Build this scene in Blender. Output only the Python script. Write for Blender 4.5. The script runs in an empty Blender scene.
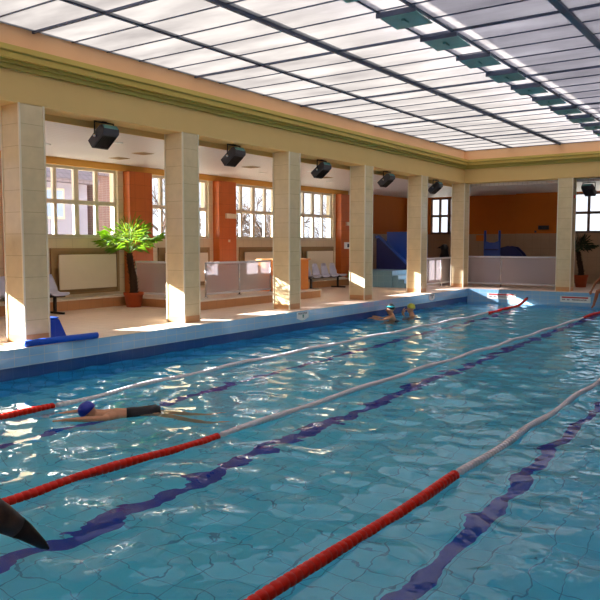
import bpy, bmesh, math, random
import numpy as np
from mathutils import Vector, Matrix
S = bpy.context.scene
COL = S.collection
PI = math.pi
rnd = random.Random(7)

# ------------------------------------------------------------------ camera, light, exposure
cam_d = bpy.data.cameras.new('camera'); cam = bpy.data.objects.new('camera', cam_d); COL.objects.link(cam)
cam_d.sensor_fit = 'HORIZONTAL'; cam_d.sensor_width = 36.0; cam_d.lens = 36.0 * 718 / 600
cam_d.clip_start = 0.05; cam_d.clip_end = 500
_R = Matrix(((0.8210, -0.0445, 0.5692), (0.5709, 0.0640, -0.8185), (0.0, 0.9970, 0.0780)))
cam.matrix_world = Matrix.Translation((0, 0, 1.5)) @ _R.to_4x4()
S.camera = cam

world = bpy.data.worlds.new('world'); S.world = world; world.use_nodes = True
wn = world.node_tree; wn.nodes.clear()
w_out = wn.nodes.new('ShaderNodeOutputWorld'); w_bg = wn.nodes.new('ShaderNodeBackground')
w_bg.inputs[0].default_value = (0.90, 0.93, 1.0, 1); w_bg.inputs[1].default_value = 0.85
wn.links.new(w_bg.outputs[0], w_out.inputs[0])

sun_d = bpy.data.lights.new('sun', 'SUN'); sun = bpy.data.objects.new('sun', sun_d); COL.objects.link(sun)
sun_d.energy = 31.0; sun_d.color = (1.0, 0.95, 0.87); sun_d.angle = math.radians(0.55)
SUN = Vector((1.0, 0.42, -0.40)).normalized()
sun.rotation_euler = SUN.to_track_quat('-Z', 'Y').to_euler()
sun.location = (-20, -5, 12)
try:
    sun_d.cycles.is_caustics_light = True
except Exception:
    pass

S.view_settings.view_transform = 'Standard'; S.view_settings.look = 'None'
S.view_settings.gamma = 1.0; S.view_settings.use_curve_mapping = False
S.view_settings.exposure = 0.95
try:
    c = S.cycles
    c.max_bounces = 14; c.diffuse_bounces = 6; c.glossy_bounces = 5; c.transmission_bounces = 10
    c.transparent_max_bounces = 16; c.sample_clamp_indirect = 30.0
    c.caustics_reflective = True; c.caustics_refractive = True; c.blur_glossy = 0.3
    c.use_denoising = True
except Exception:
    pass

# ------------------------------------------------------------------ materials
MATS = {}
def newmat(name):
    m = bpy.data.materials.new(name); m.use_nodes = True
    m.node_tree.nodes.clear(); MATS[name] = m
    return m, m.node_tree
def N(nt, t, **kw):
    n = nt.nodes.new(t)
    for k, v in kw.items(): setattr(n, k, v)
    return n
def math_n(nt, op, a, b=None, c=None):
    n = N(nt, 'ShaderNodeMath', operation=op)
    for i, v in enumerate((a, b, c)):
        if v is None: continue
        if isinstance(v, (int, float)): n.inputs[i].default_value = v
        else: nt.links.new(v, n.inputs[i])
    return n.outputs[0]
def mixc(nt, f, a, b):
    n = N(nt, 'ShaderNodeMix', data_type='RGBA')
    for s, v in ((n.inputs[0], f), (n.inputs[6], a), (n.inputs[7], b)):
        if isinstance(v, (int, float)): s.default_value = v
        elif isinstance(v, tuple): s.default_value = (*v[:3], 1)
        else: nt.links.new(v, s)
    return n.outputs[2]
def srgb(r, g, b):
    f = lambda c: (c / 255 / 12.92) if c / 255 <= .04045 else ((c / 255 + .055) / 1.055) ** 2.4
    return (f(r), f(g), f(b))
def principled(nt, col, rough=.5, spec=.5, metal=0, trans=0, alpha=None, emit=None):
    p = N(nt, 'ShaderNodeBsdfPrincipled'); o = N(nt, 'ShaderNodeOutputMaterial')
    nt.links.new(p.outputs[0], o.inputs[0])
    if isinstance(col, tuple): p.inputs['Base Color'].default_value = (*col[:3], 1)
    else: nt.links.new(col, p.inputs['Base Color'])
    p.inputs['Roughness'].default_value = rough; p.inputs['Specular IOR Level'].default_value = spec
    p.inputs['Metallic'].default_value = metal; p.inputs['Transmission Weight'].default_value = trans
    return p, o
def noise(nt, scale, detail=3, vec=None, rough=.55):
    n = N(nt, 'ShaderNodeTexNoise'); n.inputs['Scale'].default_value = scale
    n.inputs['Detail'].default_value = detail; n.inputs['Roughness'].default_value = rough
    if vec is None:
        g = N(nt, 'ShaderNodeNewGeometry'); vec = g.outputs['Position']
    nt.links.new(vec, n.inputs['Vector'])
    return n.outputs['Fac']
def simple(name, rgb, rough=.5, spec=.4, metal=0, var=.08, scale=6):
    m, nt = newmat(name); c = srgb(*rgb)
    f = noise(nt, scale)
    lo = tuple(max(0, x * (1 - var)) for x in c); hi = tuple(x * (1 + var) for x in c)
    p, o = principled(nt, mixc(nt, f, lo, hi), rough, spec, metal)
    return m
def uvw(nt):
    """position laid on the face: (u, v) for walls facing x, walls facing y, and floors"""
    g = N(nt, 'ShaderNodeNewGeometry')
    sp = N(nt, 'ShaderNodeSeparateXYZ'); nt.links.new(g.outputs['Position'], sp.inputs[0])
    sn = N(nt, 'ShaderNodeSeparateXYZ'); nt.links.new(g.outputs['True Normal'], sn.inputs[0])
    ax = math_n(nt, 'GREATER_THAN', math_n(nt, 'ABSOLUTE', sn.outputs[0]), .7)
    az = math_n(nt, 'GREATER_THAN', math_n(nt, 'ABSOLUTE', sn.outputs[2]), .7)
    def sel(f, a, b):
        n = N(nt, 'ShaderNodeMix', data_type='FLOAT')
        nt.links.new(f, n.inputs[0]); nt.links.new(a, n.inputs[2]); nt.links.new(b, n.inputs[3]); return n.outputs[0]
    u = sel(ax, sp.outputs[0], sp.outputs[1])
    v = sel(az, sp.outputs[2], sp.outputs[1])
    return u, v, sp
def grout(nt, u, v, su, sv, w, ou=0., ov=0.):
    def line(x, s, o):
        f = math_n(nt, 'FRACT', math_n(nt, 'DIVIDE', math_n(nt, 'ADD', x, o + 100 * s), s))
        return math_n(nt, 'LESS_THAN', f, w / s)
    r = []
    if su: r.append(line(u, su, ou))
    if sv: r.append(line(v, sv, ov))
    m = r[0]
    if len(r) > 1: m = math_n(nt, 'MAXIMUM', r[0], r[1])
    return m
def tiles(name, rgb, grgb, su, sv, w=.008, rough=.3, spec=.5, var=.1, ou=0., ov=0., scale=3.):
    m, nt = newmat(name)
    u, v, sp = uvw(nt); g = grout(nt, u, v, su, sv, w, ou, ov)
    c = srgb(*rgb); f = noise(nt, scale, 4)
    base = mixc(nt, f, tuple(x * (1 - var) for x in c), tuple(min(1, x * (1 + var)) for x in c))
    p, o = principled(nt, mixc(nt, g, base, srgb(*grgb)), rough, spec)
    return m

M = {}
M['deck'] = tiles('deck_tiles', (232, 208, 190), (200, 174, 156), .30, .30, .007, .4, .4, .12)
M['coping'] = tiles('coping_tiles', (136, 186, 222), (180, 196, 205), .25, .128, .008, .2, .5, .08, ov=.0)
M['gutter'] = tiles('gutter_tiles', (32, 74, 140), (60, 100, 160), .25, .25, .006, .25, .5, .1)
M['poolfloor'] = tiles('pool_floor_tiles', (100, 224, 255), (66, 164, 206), .25, .25, .010, .4, .3, .06)
M['poolwall'] = tiles('pool_wall_tiles', (84, 198, 252), (56, 132, 192), .25, .25, .010, .4, .3, .06)
M['stripe'] = tiles('stripe_tiles', (0, 58, 178), (4, 66, 176), .25, .25, .01, .4, .3, .1)
M['column'] = tiles('column_tiles', (220, 202, 162), (184, 164, 126), 0, .325, .007, .16, .5, .16, ov=-.02, scale=5)
M['edge'] = simple('corner_trim', (232, 224, 200), .35, .4)
M['skirting'] = simple('skirting_tile', (196, 150, 104), .3, .5, 0, .12)
M['beam'] = simple('beam_paint', (222, 190, 126), .75, .2, 0, .04, 2)
M['gold'] = simple('cornice_gold', (208, 182, 96), .6, .3, 0, .05)
M['olive'] = simple('cornice_olive', (172, 160, 82), .6, .3, 0, .05)
M['peach'] = simple('upstand_peach', (244, 198, 156), .75, .2, 0, .05, 2)
M['walltile'] = tiles('wall_tiles', (220, 204, 172), (190, 172, 140), .45, .325, .007, .3, .4, .09)
M['lowtile'] = tiles('wall_tiles_far', (176, 150, 122), (150, 126, 100), .33, .33, .007, .4, .4, .08)
M['orange'] = tiles('pillar_tiles', (200, 106, 48), (168, 86, 38), .33, .33, .007, .35, .4, .14)
M['orangepaint'] = simple('orange_paint', (200, 112, 34), .7, .2, 0, .06, 2)
M['yellow'] = simple('yellow_paint', (226, 170, 84), .7, .2, 0, .05, 2)
M['aisle'] = tiles('ceiling_boards', (216, 210, 208), (186, 178, 176), .16, 0, .012, .45, .4, .03)
M['winframe'] = simple('window_frame', (226, 216, 196), .45, .4, 0, .03)
M['darkframe'] = simple('dark_window_frame', (120, 96, 84), .5, .4, 0, .05)
M['panel'] = simple('radiator_panel', (228, 216, 194), .6, .3, 0, .03)
M['recess'] = simple('radiator_recess', (160, 132, 92), .6, .3, 0, .06)
M['ledge'] = tiles('ledge_tiles', (188, 136, 92), (160, 116, 80), .33, 0, .008, .35, .4, .1)
M['ledgetop'] = tiles('ledge_top_tiles', (226, 216, 204), (190, 176, 160), .33, .33, .008, .3, .4, .06)
M['metalblue'] = simple('skylight_bar', (92, 102, 128), .5, .4, 0, .08)
M['teal'] = simple('flap_teal', (120, 176, 176), .45, .4, 0, .14, 9)
M['chrome'] = simple('chrome', (200, 200, 206), .22, .5, 1, .03)
M['rail'] = simple('rail_silver', (212, 212, 222), .3, .5, 0, .03)
M['black'] = simple('black_plastic', (26, 26, 30), .45, .4)
M['housing'] = simple('housing_grey', (56, 58, 68), .5, .4, 0, .1)
M['seat'] = simple('seat_plastic', (196, 198, 224), .35, .4, 0, .03)
M['terracotta'] = simple('terracotta', (182, 84, 46), .6, .3, 0, .1)
M['soil'] = simple('soil', (52, 38, 28), .9, .1, 0, .3, 30)
M['bark'] = simple('palm_bark', (60, 46, 36), .95, .1, 0, .4, 40)
M['red'] = simple('float_red', (226, 32, 6), .4, .3, 0, .08)
M['white'] = simple('float_white', (226, 222, 228), .35, .5, 0, .04)
M['cable'] = simple('cable', (90, 90, 96), .4, .4)
M['foamblue'] = simple('foam_blue', (22, 84, 200), .5, .3, 0, .05)
M['stoolblue'] = simple('stool_blue', (16, 66, 200), .3, .5, 0, .05)
M['signwhite'] = simple('sign_white', (232, 234, 232), .5, .3, 0, .02)
M['signred'] = simple('sign_red', (206, 60, 60), .5, .3, 0, .02)
M['signink'] = simple('sign_ink', (36, 40, 52), .5, .3, 0, .02)
M['signgreen'] = simple('sign_green', (70, 130, 120), .5, .3, 0, .02)
M['counter'] = simple('counter_orange', (216, 126, 40), .5, .4, 0, .08)
M['countertop'] = simple('counter_top', (226, 160, 96), .4, .4, 0, .05)
M['navy'] = simple('slide_navy', (22, 32, 92), .4, .4, 0, .06)
M['slideblue'] = simple('slide_blue', (38, 78, 168), .35, .5, 0, .06)
M['paleblue'] = tiles('pale_blue_tiles', (112, 156, 184), (140, 176, 196), .25, .2, .008, .3, .4, .08)
M['figure'] = simple('figure_black', (20, 20, 26), .5, .4, 0, .1)
M['bronze'], nt = newmat('sculpture_bronze')
f = noise(nt, 22, 6); cr = N(nt, 'ShaderNodeValToRGB'); nt.links.new(f, cr.inputs[0])
cr.color_ramp.elements[0].position = .38; cr.color_ramp.elements[0].color = (*srgb(22, 18, 18), 1)
cr.color_ramp.elements[1].position = .66; cr.color_ramp.elements[1].color = (*srgb(84, 68, 60), 1)
p, o = principled(nt, cr.outputs[0], .5, .4)
M['tipblack'] = simple('sculpture_tip', (18, 17, 22), .5, .4, 0, .2)
M['skin'] = simple('skin', (206, 150, 116), .5, .4, 0, .06, 12)
M['skindark'] = simple('skin_tanned', (176, 112, 78), .5, .4, 0, .06, 12)
M['capblue'] = simple('cap_blue', (20, 44, 170), .3, .5, 0, .05)
M['capyellow'] = simple('cap_yellow', (186, 186, 60), .35, .5, 0, .08, 40)
M['captur'] = simple('band_turquoise', (40, 180, 200), .4, .4)
M['hair'] = simple('hair_dark', (24, 18, 16), .5, .4, 0, .2, 40)
M['suit'] = simple('swimsuit_dark', (26, 24, 34), .5, .3, 0, .2, 30)
M['eye'] = simple('eye_dark', (20, 16, 14), .2, .5)
M['lip'] = simple('lip', (160, 84, 76), .5, .4)
M['plaster'] = tiles('house_wall', (178, 172, 190), (170, 164, 182), 2.0, .9, .01, .8, .2, .06)
M['roof'] = tiles('house_roof', (150, 136, 142), (120, 108, 114), .35, .3, .03, .8, .2, .15)
M['brick'] = tiles('brick', (158, 122, 116), (180, 168, 162), .24, .08, .014, .85, .1, .28, scale=9)
M['winblue'] = simple('house_glass', (176, 196, 232), .15, .6, 0, .05)
M['bare'] = simple('tree_bark', (96, 82, 74), .9, .1, 0, .2, 12)
M['ground'] = simple('ground', (190, 186, 176), .95, .1, 0, .1, .6)
M['roofout'] = simple('roof_underside', (150, 150, 160), .8, .2, 0, .12, .8)
M['redlamp'] = simple('red_button', (220, 40, 40), .4, .5)
M['ventbrown'] = simple('vent_tan', (186, 164, 136), .6, .3)
M['towel'] = simple('towel_white', (232, 230, 226), .8, .1)
M['green'] = simple('bottle_green', (40, 120, 60), .4, .4)

# glass of the windows
M['glass'], nt = newmat('window_glass')
o = N(nt, 'ShaderNodeOutputMaterial'); tr = N(nt, 'ShaderNodeBsdfTransparent'); gl = N(nt, 'ShaderNodeBsdfGlossy')
tr.inputs[0].default_value = (.93, .95, .97, 1); gl.inputs['Roughness'].default_value = .03
mx = N(nt, 'ShaderNodeMixShader'); fr = N(nt, 'ShaderNodeFresnel'); fr.inputs[0].default_value = 1.45
gg = N(nt, 'ShaderNodeNewGeometry')
nt.links.new(math_n(nt, 'MULTIPLY', fr.outputs[0], math_n(nt, 'SUBTRACT', 1.0, gg.outputs['Backfacing'])), mx.inputs[0]); nt.links.new(tr.outputs[0], mx.inputs[1]); nt.links.new(gl.outputs[0], mx.inputs[2])
nt.links.new(mx.outputs[0], o.inputs[0])
# frosted skylight panes, mottled at random
M['pane'], nt = newmat('skylight_pane')
o = N(nt, 'ShaderNodeOutputMaterial'); tl = N(nt, 'ShaderNodeBsdfTranslucent')
g = N(nt, 'ShaderNodeNewGeometry'); mp = N(nt, 'ShaderNodeMapping'); mp.inputs['Scale'].default_value = (.45, 1.6, 1)
nt.links.new(g.outputs['Position'], mp.inputs[0])
f = noise(nt, 1.1, 4, mp.outputs[0], .6)
nt.links.new(mixc(nt, f, (.20, .192, .196), (.47, .46, .455)), tl.inputs[0]); nt.links.new(tl.outputs[0], o.inputs[0])
M['screensheet'], nt = newmat('light_screen_sheet')  # translucent material of the screen added above the skylight
o = N(nt, 'ShaderNodeOutputMaterial'); tl = N(nt, 'ShaderNodeBsdfTranslucent'); df = N(nt, 'ShaderNodeBsdfDiffuse')
tl.inputs[0].default_value = (.70, .71, .78, 1); df.inputs[0].default_value = (.4, .4, .44, 1)
mx = N(nt, 'ShaderNodeMixShader'); mx.inputs[0].default_value = .97
nt.links.new(df.outputs[0], mx.inputs[1]); nt.links.new(tl.outputs[0], mx.inputs[2]); nt.links.new(mx.outputs[0], o.inputs[0])
# frosted fence panels
M['frost'], nt = newmat('frosted_panel')
o = N(nt, 'ShaderNodeOutputMaterial'); tr = N(nt, 'ShaderNodeBsdfTransparent'); df = N(nt, 'ShaderNodeBsdfPrincipled')
tl = N(nt, 'ShaderNodeBsdfTranslucent'); tl.inputs[0].default_value = (.5, .48, .5, 1)
tr.inputs[0].default_value = (.9, .88, .92, 1)
df.inputs['Base Color'].default_value = (*srgb(206, 196, 200), 1); df.inputs['Roughness'].default_value = .3
m1 = N(nt, 'ShaderNodeMixShader'); m1.inputs[0].default_value = .12
nt.links.new(df.outputs[0], m1.inputs[1]); nt.links.new(tl.outputs[0], m1.inputs[2])
m2 = N(nt, 'ShaderNodeMixShader'); m2.inputs[0].default_value = .44
nt.links.new(tr.outputs[0], m2.inputs[1]); nt.links.new(m1.outputs[0], m2.inputs[2]); nt.links.new(m2.outputs[0], o.inputs[0])
# palm leaf
M['leaf'], nt = newmat('palm_leaf')
o = N(nt, 'ShaderNodeOutputMaterial'); tl = N(nt, 'ShaderNodeBsdfTranslucent'); df = N(nt, 'ShaderNodeBsdfPrincipled')
f = noise(nt, 5, 2); c = mixc(nt, f, srgb(36, 80, 24), srgb(110, 150, 44))
nt.links.new(c, df.inputs['Base Color']); df.inputs['Roughness'].default_value = .45
c2 = mixc(nt, f, srgb(110, 160, 30), srgb(176, 204, 60)); nt.links.new(c2, tl.inputs[0])
m1 = N(nt, 'ShaderNodeMixShader'); m1.inputs[0].default_value = .45
nt.links.new(df.outputs[0], m1.inputs[1]); nt.links.new(tl.outputs[0], m1.inputs[2]); nt.links.new(m1.outputs[0], o.inputs[0])
M['leafdark'] = simple('palm_leaf_dark', (30, 52, 28), .5, .3, 0, .3, 8)
# lamp glass
M['lampglass'] = simple('lamp_glass', (110, 170, 176), .1, .7, 0, .05)
M['lamp'], nt = newmat('downlight_lens')
p, o = principled(nt, (.9, .9, .9), .3); p.inputs['Emission Color'].default_value = (1, .97, .92, 1); p.inputs['Emission Strength'].default_value = 1.2
# water
M['water'], nt = newmat('pool_water')
o = N(nt, 'ShaderNodeOutputMaterial')
rf = N(nt, 'ShaderNodeBsdfRefraction'); rf.inputs['IOR'].default_value = 1.33; rf.inputs['Roughness'].default_value = 0.0
rf.inputs['Color'].default_value = (.86, .99, 1.0, 1)
gs = N(nt, 'ShaderNodeBsdfGlossy'); gs.inputs['Roughness'].default_value = .03
fr = N(nt, 'ShaderNodeFresnel'); fr.inputs[0].default_value = 1.33
bp = N(nt, 'ShaderNodeBump'); bp.inputs['Strength'].default_value = .3; bp.inputs['Distance'].default_value = .02
nz = noise(nt, 6.0, 1); nt.links.new(nz, bp.inputs['Height'])
for n_ in (rf, gs, fr): nt.links.new(bp.outputs[0], n_.inputs['Normal'])
mx = N(nt, 'ShaderNodeMixShader')
nt.links.new(fr.outputs[0], mx.inputs[0]); nt.links.new(rf.outputs[0], mx.inputs[1]); nt.links.new(gs.outputs[0], mx.inputs[2])
nt.links.new(mx.outputs[0], o.inputs[0])

# ------------------------------------------------------------------ mesh helpers
class MB:
    def __init__(s): s.v = []; s.f = []; s.smooth = []
    def add(s, vs, fs, smooth=False):
        b = len(s.v); s.v += [tuple(v) for v in vs]
        for f in fs: s.f.append([b + i for i in f]); s.smooth.append(smooth)
        return s
    def box(s, x0, x1, y0, y1, z0, z1):
        vs = [(x, y, z) for z in (z0, z1) for y in (y0, y1) for x in (x0, x1)]
        return s.add(vs, [(0, 2, 3, 1), (4, 5, 7, 6), (0, 1, 5, 4), (2, 6, 7, 3), (0, 4, 6, 2), (1, 3, 7, 5)])
    def prism(s, poly, axis, a, b):
        """polygon in the two other axes, extruded along axis from a to b"""
        n = len(poly)
        def P(p, t):
            if axis == 0: return (t, p[0], p[1])
            if axis == 1: return (p[0], t, p[1])
            return (p[0], p[1], t)
        vs = [P(p, a) for p in poly] + [P(p, b) for p in poly]
        fs = [tuple(range(n))[::-1], tuple(range(n, 2 * n))]
        fs += [(i, (i + 1) % n, n + (i + 1) % n, n + i) for i in range(n)]
        return s.add(vs, fs)
    def tube(s, pts, rad, seg=8, caps=True, smooth=True):
        pts = [Vector(p) for p in pts]
        if isinstance(rad, (int, float)): rad = [rad] * len(pts)
        n = len(pts); vs = []; up = None
        for i, p in enumerate(pts):
            t = (pts[min(i + 1, n - 1)] - pts[max(i - 1, 0)])
            t = t.normalized() if t.length > 1e-9 else Vector((0, 0, 1))
            if up is None:
                up = Vector((0, 0, 1)) if abs(t.z) < .9 else Vector((1, 0, 0))
            a = (up - t * up.dot(t)); a = a.normalized() if a.length > 1e-6 else t.orthogonal().normalized()
            up = a; b = t.cross(a)
            for k in range(seg):
                th = 2 * PI * k / seg
                vs.append(p + (a * math.cos(th) + b * math.sin(th)) * rad[i])
        fs = [(i * seg + k, i * seg + (k + 1) % seg, (i + 1) * seg + (k + 1) % seg, (i + 1) * seg + k) for i in range(n - 1) for k in range(seg)]
        if caps: fs += [tuple(range(seg))[::-1], tuple(range((n - 1) * seg, n * seg))]
        return s.add(vs, fs, smooth)
    def lathe(s, prof, c=(0, 0, 0), seg=20, smooth=True):
        vs = []; n = len(prof)
        for r, z in prof:
            for k in range(seg):
                th = 2 * PI * k / seg
                vs.append((c[0] + r * math.cos(th), c[1] + r * math.sin(th), c[2] + z))
        fs = [(i * seg + k, i * seg + (k + 1) % seg, (i + 1) * seg + (k + 1) % seg, (i + 1) * seg + k) for i in range(n - 1) for k in range(seg)]
        if prof[0][0] > 1e-6: fs.append(tuple(range(seg))[::-1])
        if prof[-1][0] > 1e-6: fs.append(tuple(range((n - 1) * seg, n * seg)))
        return s.add(vs, fs, smooth)
    def ball(s, c, r, seg=12, rings=8, sc=(1, 1, 1)):
        vs = []; 
        for i in range(rings + 1):
            ph = PI * i / rings
            for k in range(seg):
                th = 2 * PI * k / seg
                vs.append((c[0] + r * sc[0] * math.sin(ph) * math.cos(th), c[1] + r * sc[1] * math.sin(ph) * math.sin(th), c[2] - r * sc[2] * math.cos(ph)))
        fs = [(i * seg + k, i * seg + (k + 1) % seg, (i + 1) * seg + (k + 1) % seg, (i + 1) * seg + k) for i in range(rings) for k in range(seg)]
        return s.add(vs, fs, True)
    def build(s, name, mat, parent=None, loc=None, bevel=0, xf=None):
        me = bpy.data.meshes.new(name)
        vs = s.v if xf is None else [tuple(xf @ Vector(v)) for v in s.v]
        if loc is not None: vs = [(v[0] - loc[0], v[1] - loc[1], v[2] - loc[2]) for v in vs]
        me.from_pydata(vs, [], s.f); me.update()
        me.polygons.foreach_set('use_smooth', s.smooth)
        bm = bmesh.new(); bm.from_mesh(me)
        bmesh.ops.recalc_face_normals(bm, faces=bm.faces); bm.to_mesh(me); bm.free()
        me.materials.append(M[mat])
        o = bpy.data.objects.new(name, me); COL.objects.link(o)
        if loc is not None: o.location = loc
        if parent is not None: o.parent = parent
        if bevel:
            b = o.modifiers.new('bevel', 'BEVEL'); b.width = bevel; b.segments = 2; b.limit_method = 'ANGLE'
        return o
def tag(o, label, cat, group=None, kind=None):
    o['label'] = label; o['category'] = cat
    if group: o['group'] = group
    if kind: o['kind'] = kind
    return o
def thing(name, loc, label, cat, group=None, rz=0, kind=None):
    o = bpy.data.objects.new(name, None); COL.objects.link(o)
    o.location = loc; o.rotation_euler = (0, 0, rz); o.empty_display_size = .1
    return tag(o, label, cat, group, kind)
def struct(o):
    o['kind'] = 'structure'; return o
def dup(root, loc, label, rz=None, group=None):
    r = root.copy(); COL.objects.link(r); r.location = loc; r['label'] = label
    if rz is not None: r.rotation_euler = (0, 0, rz)
    for ch in list(root.children):
        cc = ch.copy(); COL.objects.link(cc); cc.parent = r
        for g in ch.children:
            d = g.copy(); COL.objects.link(d); d.parent = cc
    return r

# ------------------------------------------------------------------ key measures
PX0, PX1, PY0, PY1 = -9.15, -0.20, 0.25, 23.1       # pool
WZ, FZ = -0.44, -1.44                                # water level, pool floor
WL = -14.0                                           # left wall
FARY = 28.5                                          # far wall
CZ, BZ0, BZ1, SKZ = 3.46, 3.56, 4.02, 4.65
SX0, SX1, SY0, SY1 = -9.57, 0.38, -1.4, 23.53

# ------------------------------------------------------------------ structure: deck and pool
d = MB(); d.box(-14.3, PX0, -4, 29, -.12, 0); d.box(PX1, 5.2, -4, 29, -.12, 0); d.box(PX0, PX1, -4, PY0, -.12, 0); d.box(PX0, PX1, PY1, 29, -.12, 0)
struct(d.build('floor', 'deck'))
for nm, (x0, x1, y0, y1) in (('wall_pool_left', (PX0 - .25, PX0 - .02, PY0, PY1)), ('wall_pool_right', (PX1 + .001, PX1 + .25, PY0, PY1)), ('wall_pool_near', (PX0 - .25, PX1 + .25, PY0 - .25, PY0)), ('wall_pool_far', (PX0 - .25, PX1 + .25, PY1, PY1 + .25))):
    w = MB(); w.box(x0, x1, y0, y1, FZ - .2, -.46); struct(w.build(nm, 'poolwall'))
k = MB()     # light blue tiled face under the deck edge (two rows of tiles)
k.box(PX0 - .24, PX0 + .012, PY0, PY1 + .24, -.262, -.004)
k.box(PX0 + .012, PX1, PY1 - .012, PY1 + .24, -.46, -.004); k.box(PX0 - .24, PX0 + .012, PY1 - .002, PY1 + .24, -.47, -.27)
k.box(PX1 - .012, PX1 + .24, PY0, PY1 + .24, -.46, -.004)
k.box(PX0 - .24, PX1, PY0 - .24, PY0 + .012, -.46, -.004)
struct(k.build('trim_1', 'coping'))
g = MB(); g.box(PX0 - .24, PX0 - .03, PY0, PY1, -.46, -.262)
struct(g.build('trim_2', 'gutter'))
fl = MB(); fl.box(PX0, PX1, PY0, PY1, FZ - .15, FZ)
struct(fl.build('floor_pool', 'poolfloor'))
st = []
for x in (-7.1, -4.70, -2.13):
    m = MB(); m.box(x - .085, x + .085, PY0 + .6, PY1 - .8, FZ, FZ + .004)
    struct(m.build('trim_%d' % (len(st) + 3), 'stripe')); st.append(x)

# water surface: real waves
def waves(X, Y):
    rs = np.random.RandomState(4); Z = np.zeros_like(X); 
    for i in range(60):
        lam = .20 * (5.0 ** rs.rand()); th = rs.rand() * 2 * PI
        kx, ky = 2 * PI / lam * math.cos(th), 2 * PI / lam * math.sin(th)
        Z += .0027 * lam ** 1.3 * np.sin(kx * X + ky * Y + rs.rand() * 6.28)
    return Z
nx, ny = 260, 620
xs = np.linspace(PX0 - .028, PX1 - .013, nx); ys = np.linspace(PY0 + .013, PY1 - .013, ny)
XX, YY = np.meshgrid(xs, ys); ZZ = WZ + waves(XX, YY)
vs = np.stack([XX, YY, ZZ], -1).reshape(-1, 3).tolist()
fs = [(j * nx + i, j * nx + i + 1, (j + 1) * nx + i + 1, (j + 1) * nx + i) for j in range(ny - 1) for i in range(nx - 1)]
me = bpy.data.meshes.new('water'); me.from_pydata(vs, [], fs); me.update(); me.polygons.foreach_set('use_smooth', [True] * len(fs))
me.materials.append(M['water']); water = bpy.data.objects.new('water', me); COL.objects.link(water)
tag(water, 'rippled turquoise water filling the swimming pool', 'water', kind='stuff')
try:
    water.cycles.is_caustics_caster = True
    bpy.data.objects['floor_pool'].cycles.is_caustics_receiver = True
    for n_ in ('left', 'right', 'near', 'far'): bpy.data.objects['wall_pool_' + n_].cycles.is_caustics_receiver = True
    for n_ in (3, 4, 5): bpy.data.objects['trim_%d' % n_].cycles.is_caustics_receiver = True
except Exception:
    pass

# ------------------------------------------------------------------ structure: left wall, windows, pillars
PIL = [12.75 + 3.35 * k for k in range(-5, 4)]       # pillar centres along the left wall
ZS, ZH = 1.66, 3.30
wl = MB()
wl.box(WL - .3, WL, -4, 23.4, -.1, ZS); wl.box(WL - .3, WL, -4, 23.4, ZH, CZ + .3)
wins = []
edges = [-4.0]
for c in PIL:
    edges += [c - .60, c + .42]
for i in range(0, len(edges) - 1, 2):
    pass
for c in PIL:
    wl.box(WL - .3, WL, max(-4, c - .55), min(23.4, c + .42), ZS, ZH)
for a, b in zip(PIL[:-1], PIL[1:]): wins.append((a + .42, b - .55))
wl.box(WL - .3, WL, -4.2, PIL[0] - .55, ZS, ZH)
struct(wl.build('wall_left', 'walltile'))
yb = MB(); yb.box(WL, WL + .06, -4, 23.2, ZH + .005, CZ); struct(yb.build('trim_6', 'yellow'))
for i, c in enumerate(PIL):
    m = MB(); m.box(WL, WL + .24, c - .38, c + .38, .25 if False else 0, ZH + .004)
    struct(m.build('trim_%d' % (7 + i), 'orange'))
# end stretch of the left wall and the far wall: orange paint above tan tiles
def two_tone(nm, x0, x1, y0, y1, z=1.9, zt=CZ + .3):
    m = MB(); m.box(x0, x1, y0, y1, -.1, z); struct(m.build(nm, 'lowtile'))
    m = MB(); m.box(x0, x1, y0, y1, z, zt); struct(m.build(nm + '_upper', 'orangepaint'))
two_tone('wall_left_end', WL - .3, WL, 23.4, FARY + .3)

def window(n, axis, base, a, b, z0, z1, ncol, mat='winframe', split=.5, out=-1):
    """framed window in the wall whose inner face is at base; a..b along the wall"""
    fr = MB(); gl = []
    t0, t1 = (base + .16 * out, base + .08 * out); t0, t1 = min(t0, t1), max(t0, t1)
    def bx(m, u0, u1, v0, v1, s0=t0, s1=t1):
        if axis == 0: m.box(s0, s1, u0, u1, v0, v1)
        else: m.box(u0, u1, s0, s1, v0, v1)
    w_ = .06
    bx(fr, a, b, z0, z0 + w_); bx(fr, a, b, z1 - w_, z1); bx(fr, a, a + w_, z0 + w_, z1 - w_); bx(fr, b - w_, b, z0 + w_, z1 - w_)
    zm = z0 + (z1 - z0) * split; bx(fr, a + w_, b - w_, zm - .05, zm + .05)
    cw = (b - a) / ncol
    for i in range(1, ncol):
        u = a + cw * i; h = .065 if i % 2 == 0 else .045
        bx(fr, u - h, u + h, z0 + w_, zm - .05); bx(fr, u - h, u + h, zm + .05, z1 - w_)
    # sill board
    bx(fr, a - .02, b + .02, z0 - .03, z0, min(base + .05 * -out, t1), max(base + .05 * -out, t1))
    o = struct(fr.build('window_%d' % n, mat, bevel=0))
    for i in range(ncol):
        for zz in ((z0 + w_, zm - .05), (zm + .05, z1 - w_)):
            h0 = w_ if i == 0 else (.065 if i % 2 == 0 else .045); h1 = w_ if i == ncol - 1 else (.065 if (i + 1) % 2 == 0 else .045)
            p = MB(); tm = (t0 + t1) / 2
            bx(p, a + cw * i + h0, a + cw * (i + 1) - h1, zz[0], zz[1], tm - .003, tm + .003)
            p.build('pane', 'glass', o)
    return o
for i, (a, b) in enumerate(wins): window(i + 1, 0, WL, a, b, ZS, ZH, 4)
NW = len(wins)
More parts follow.
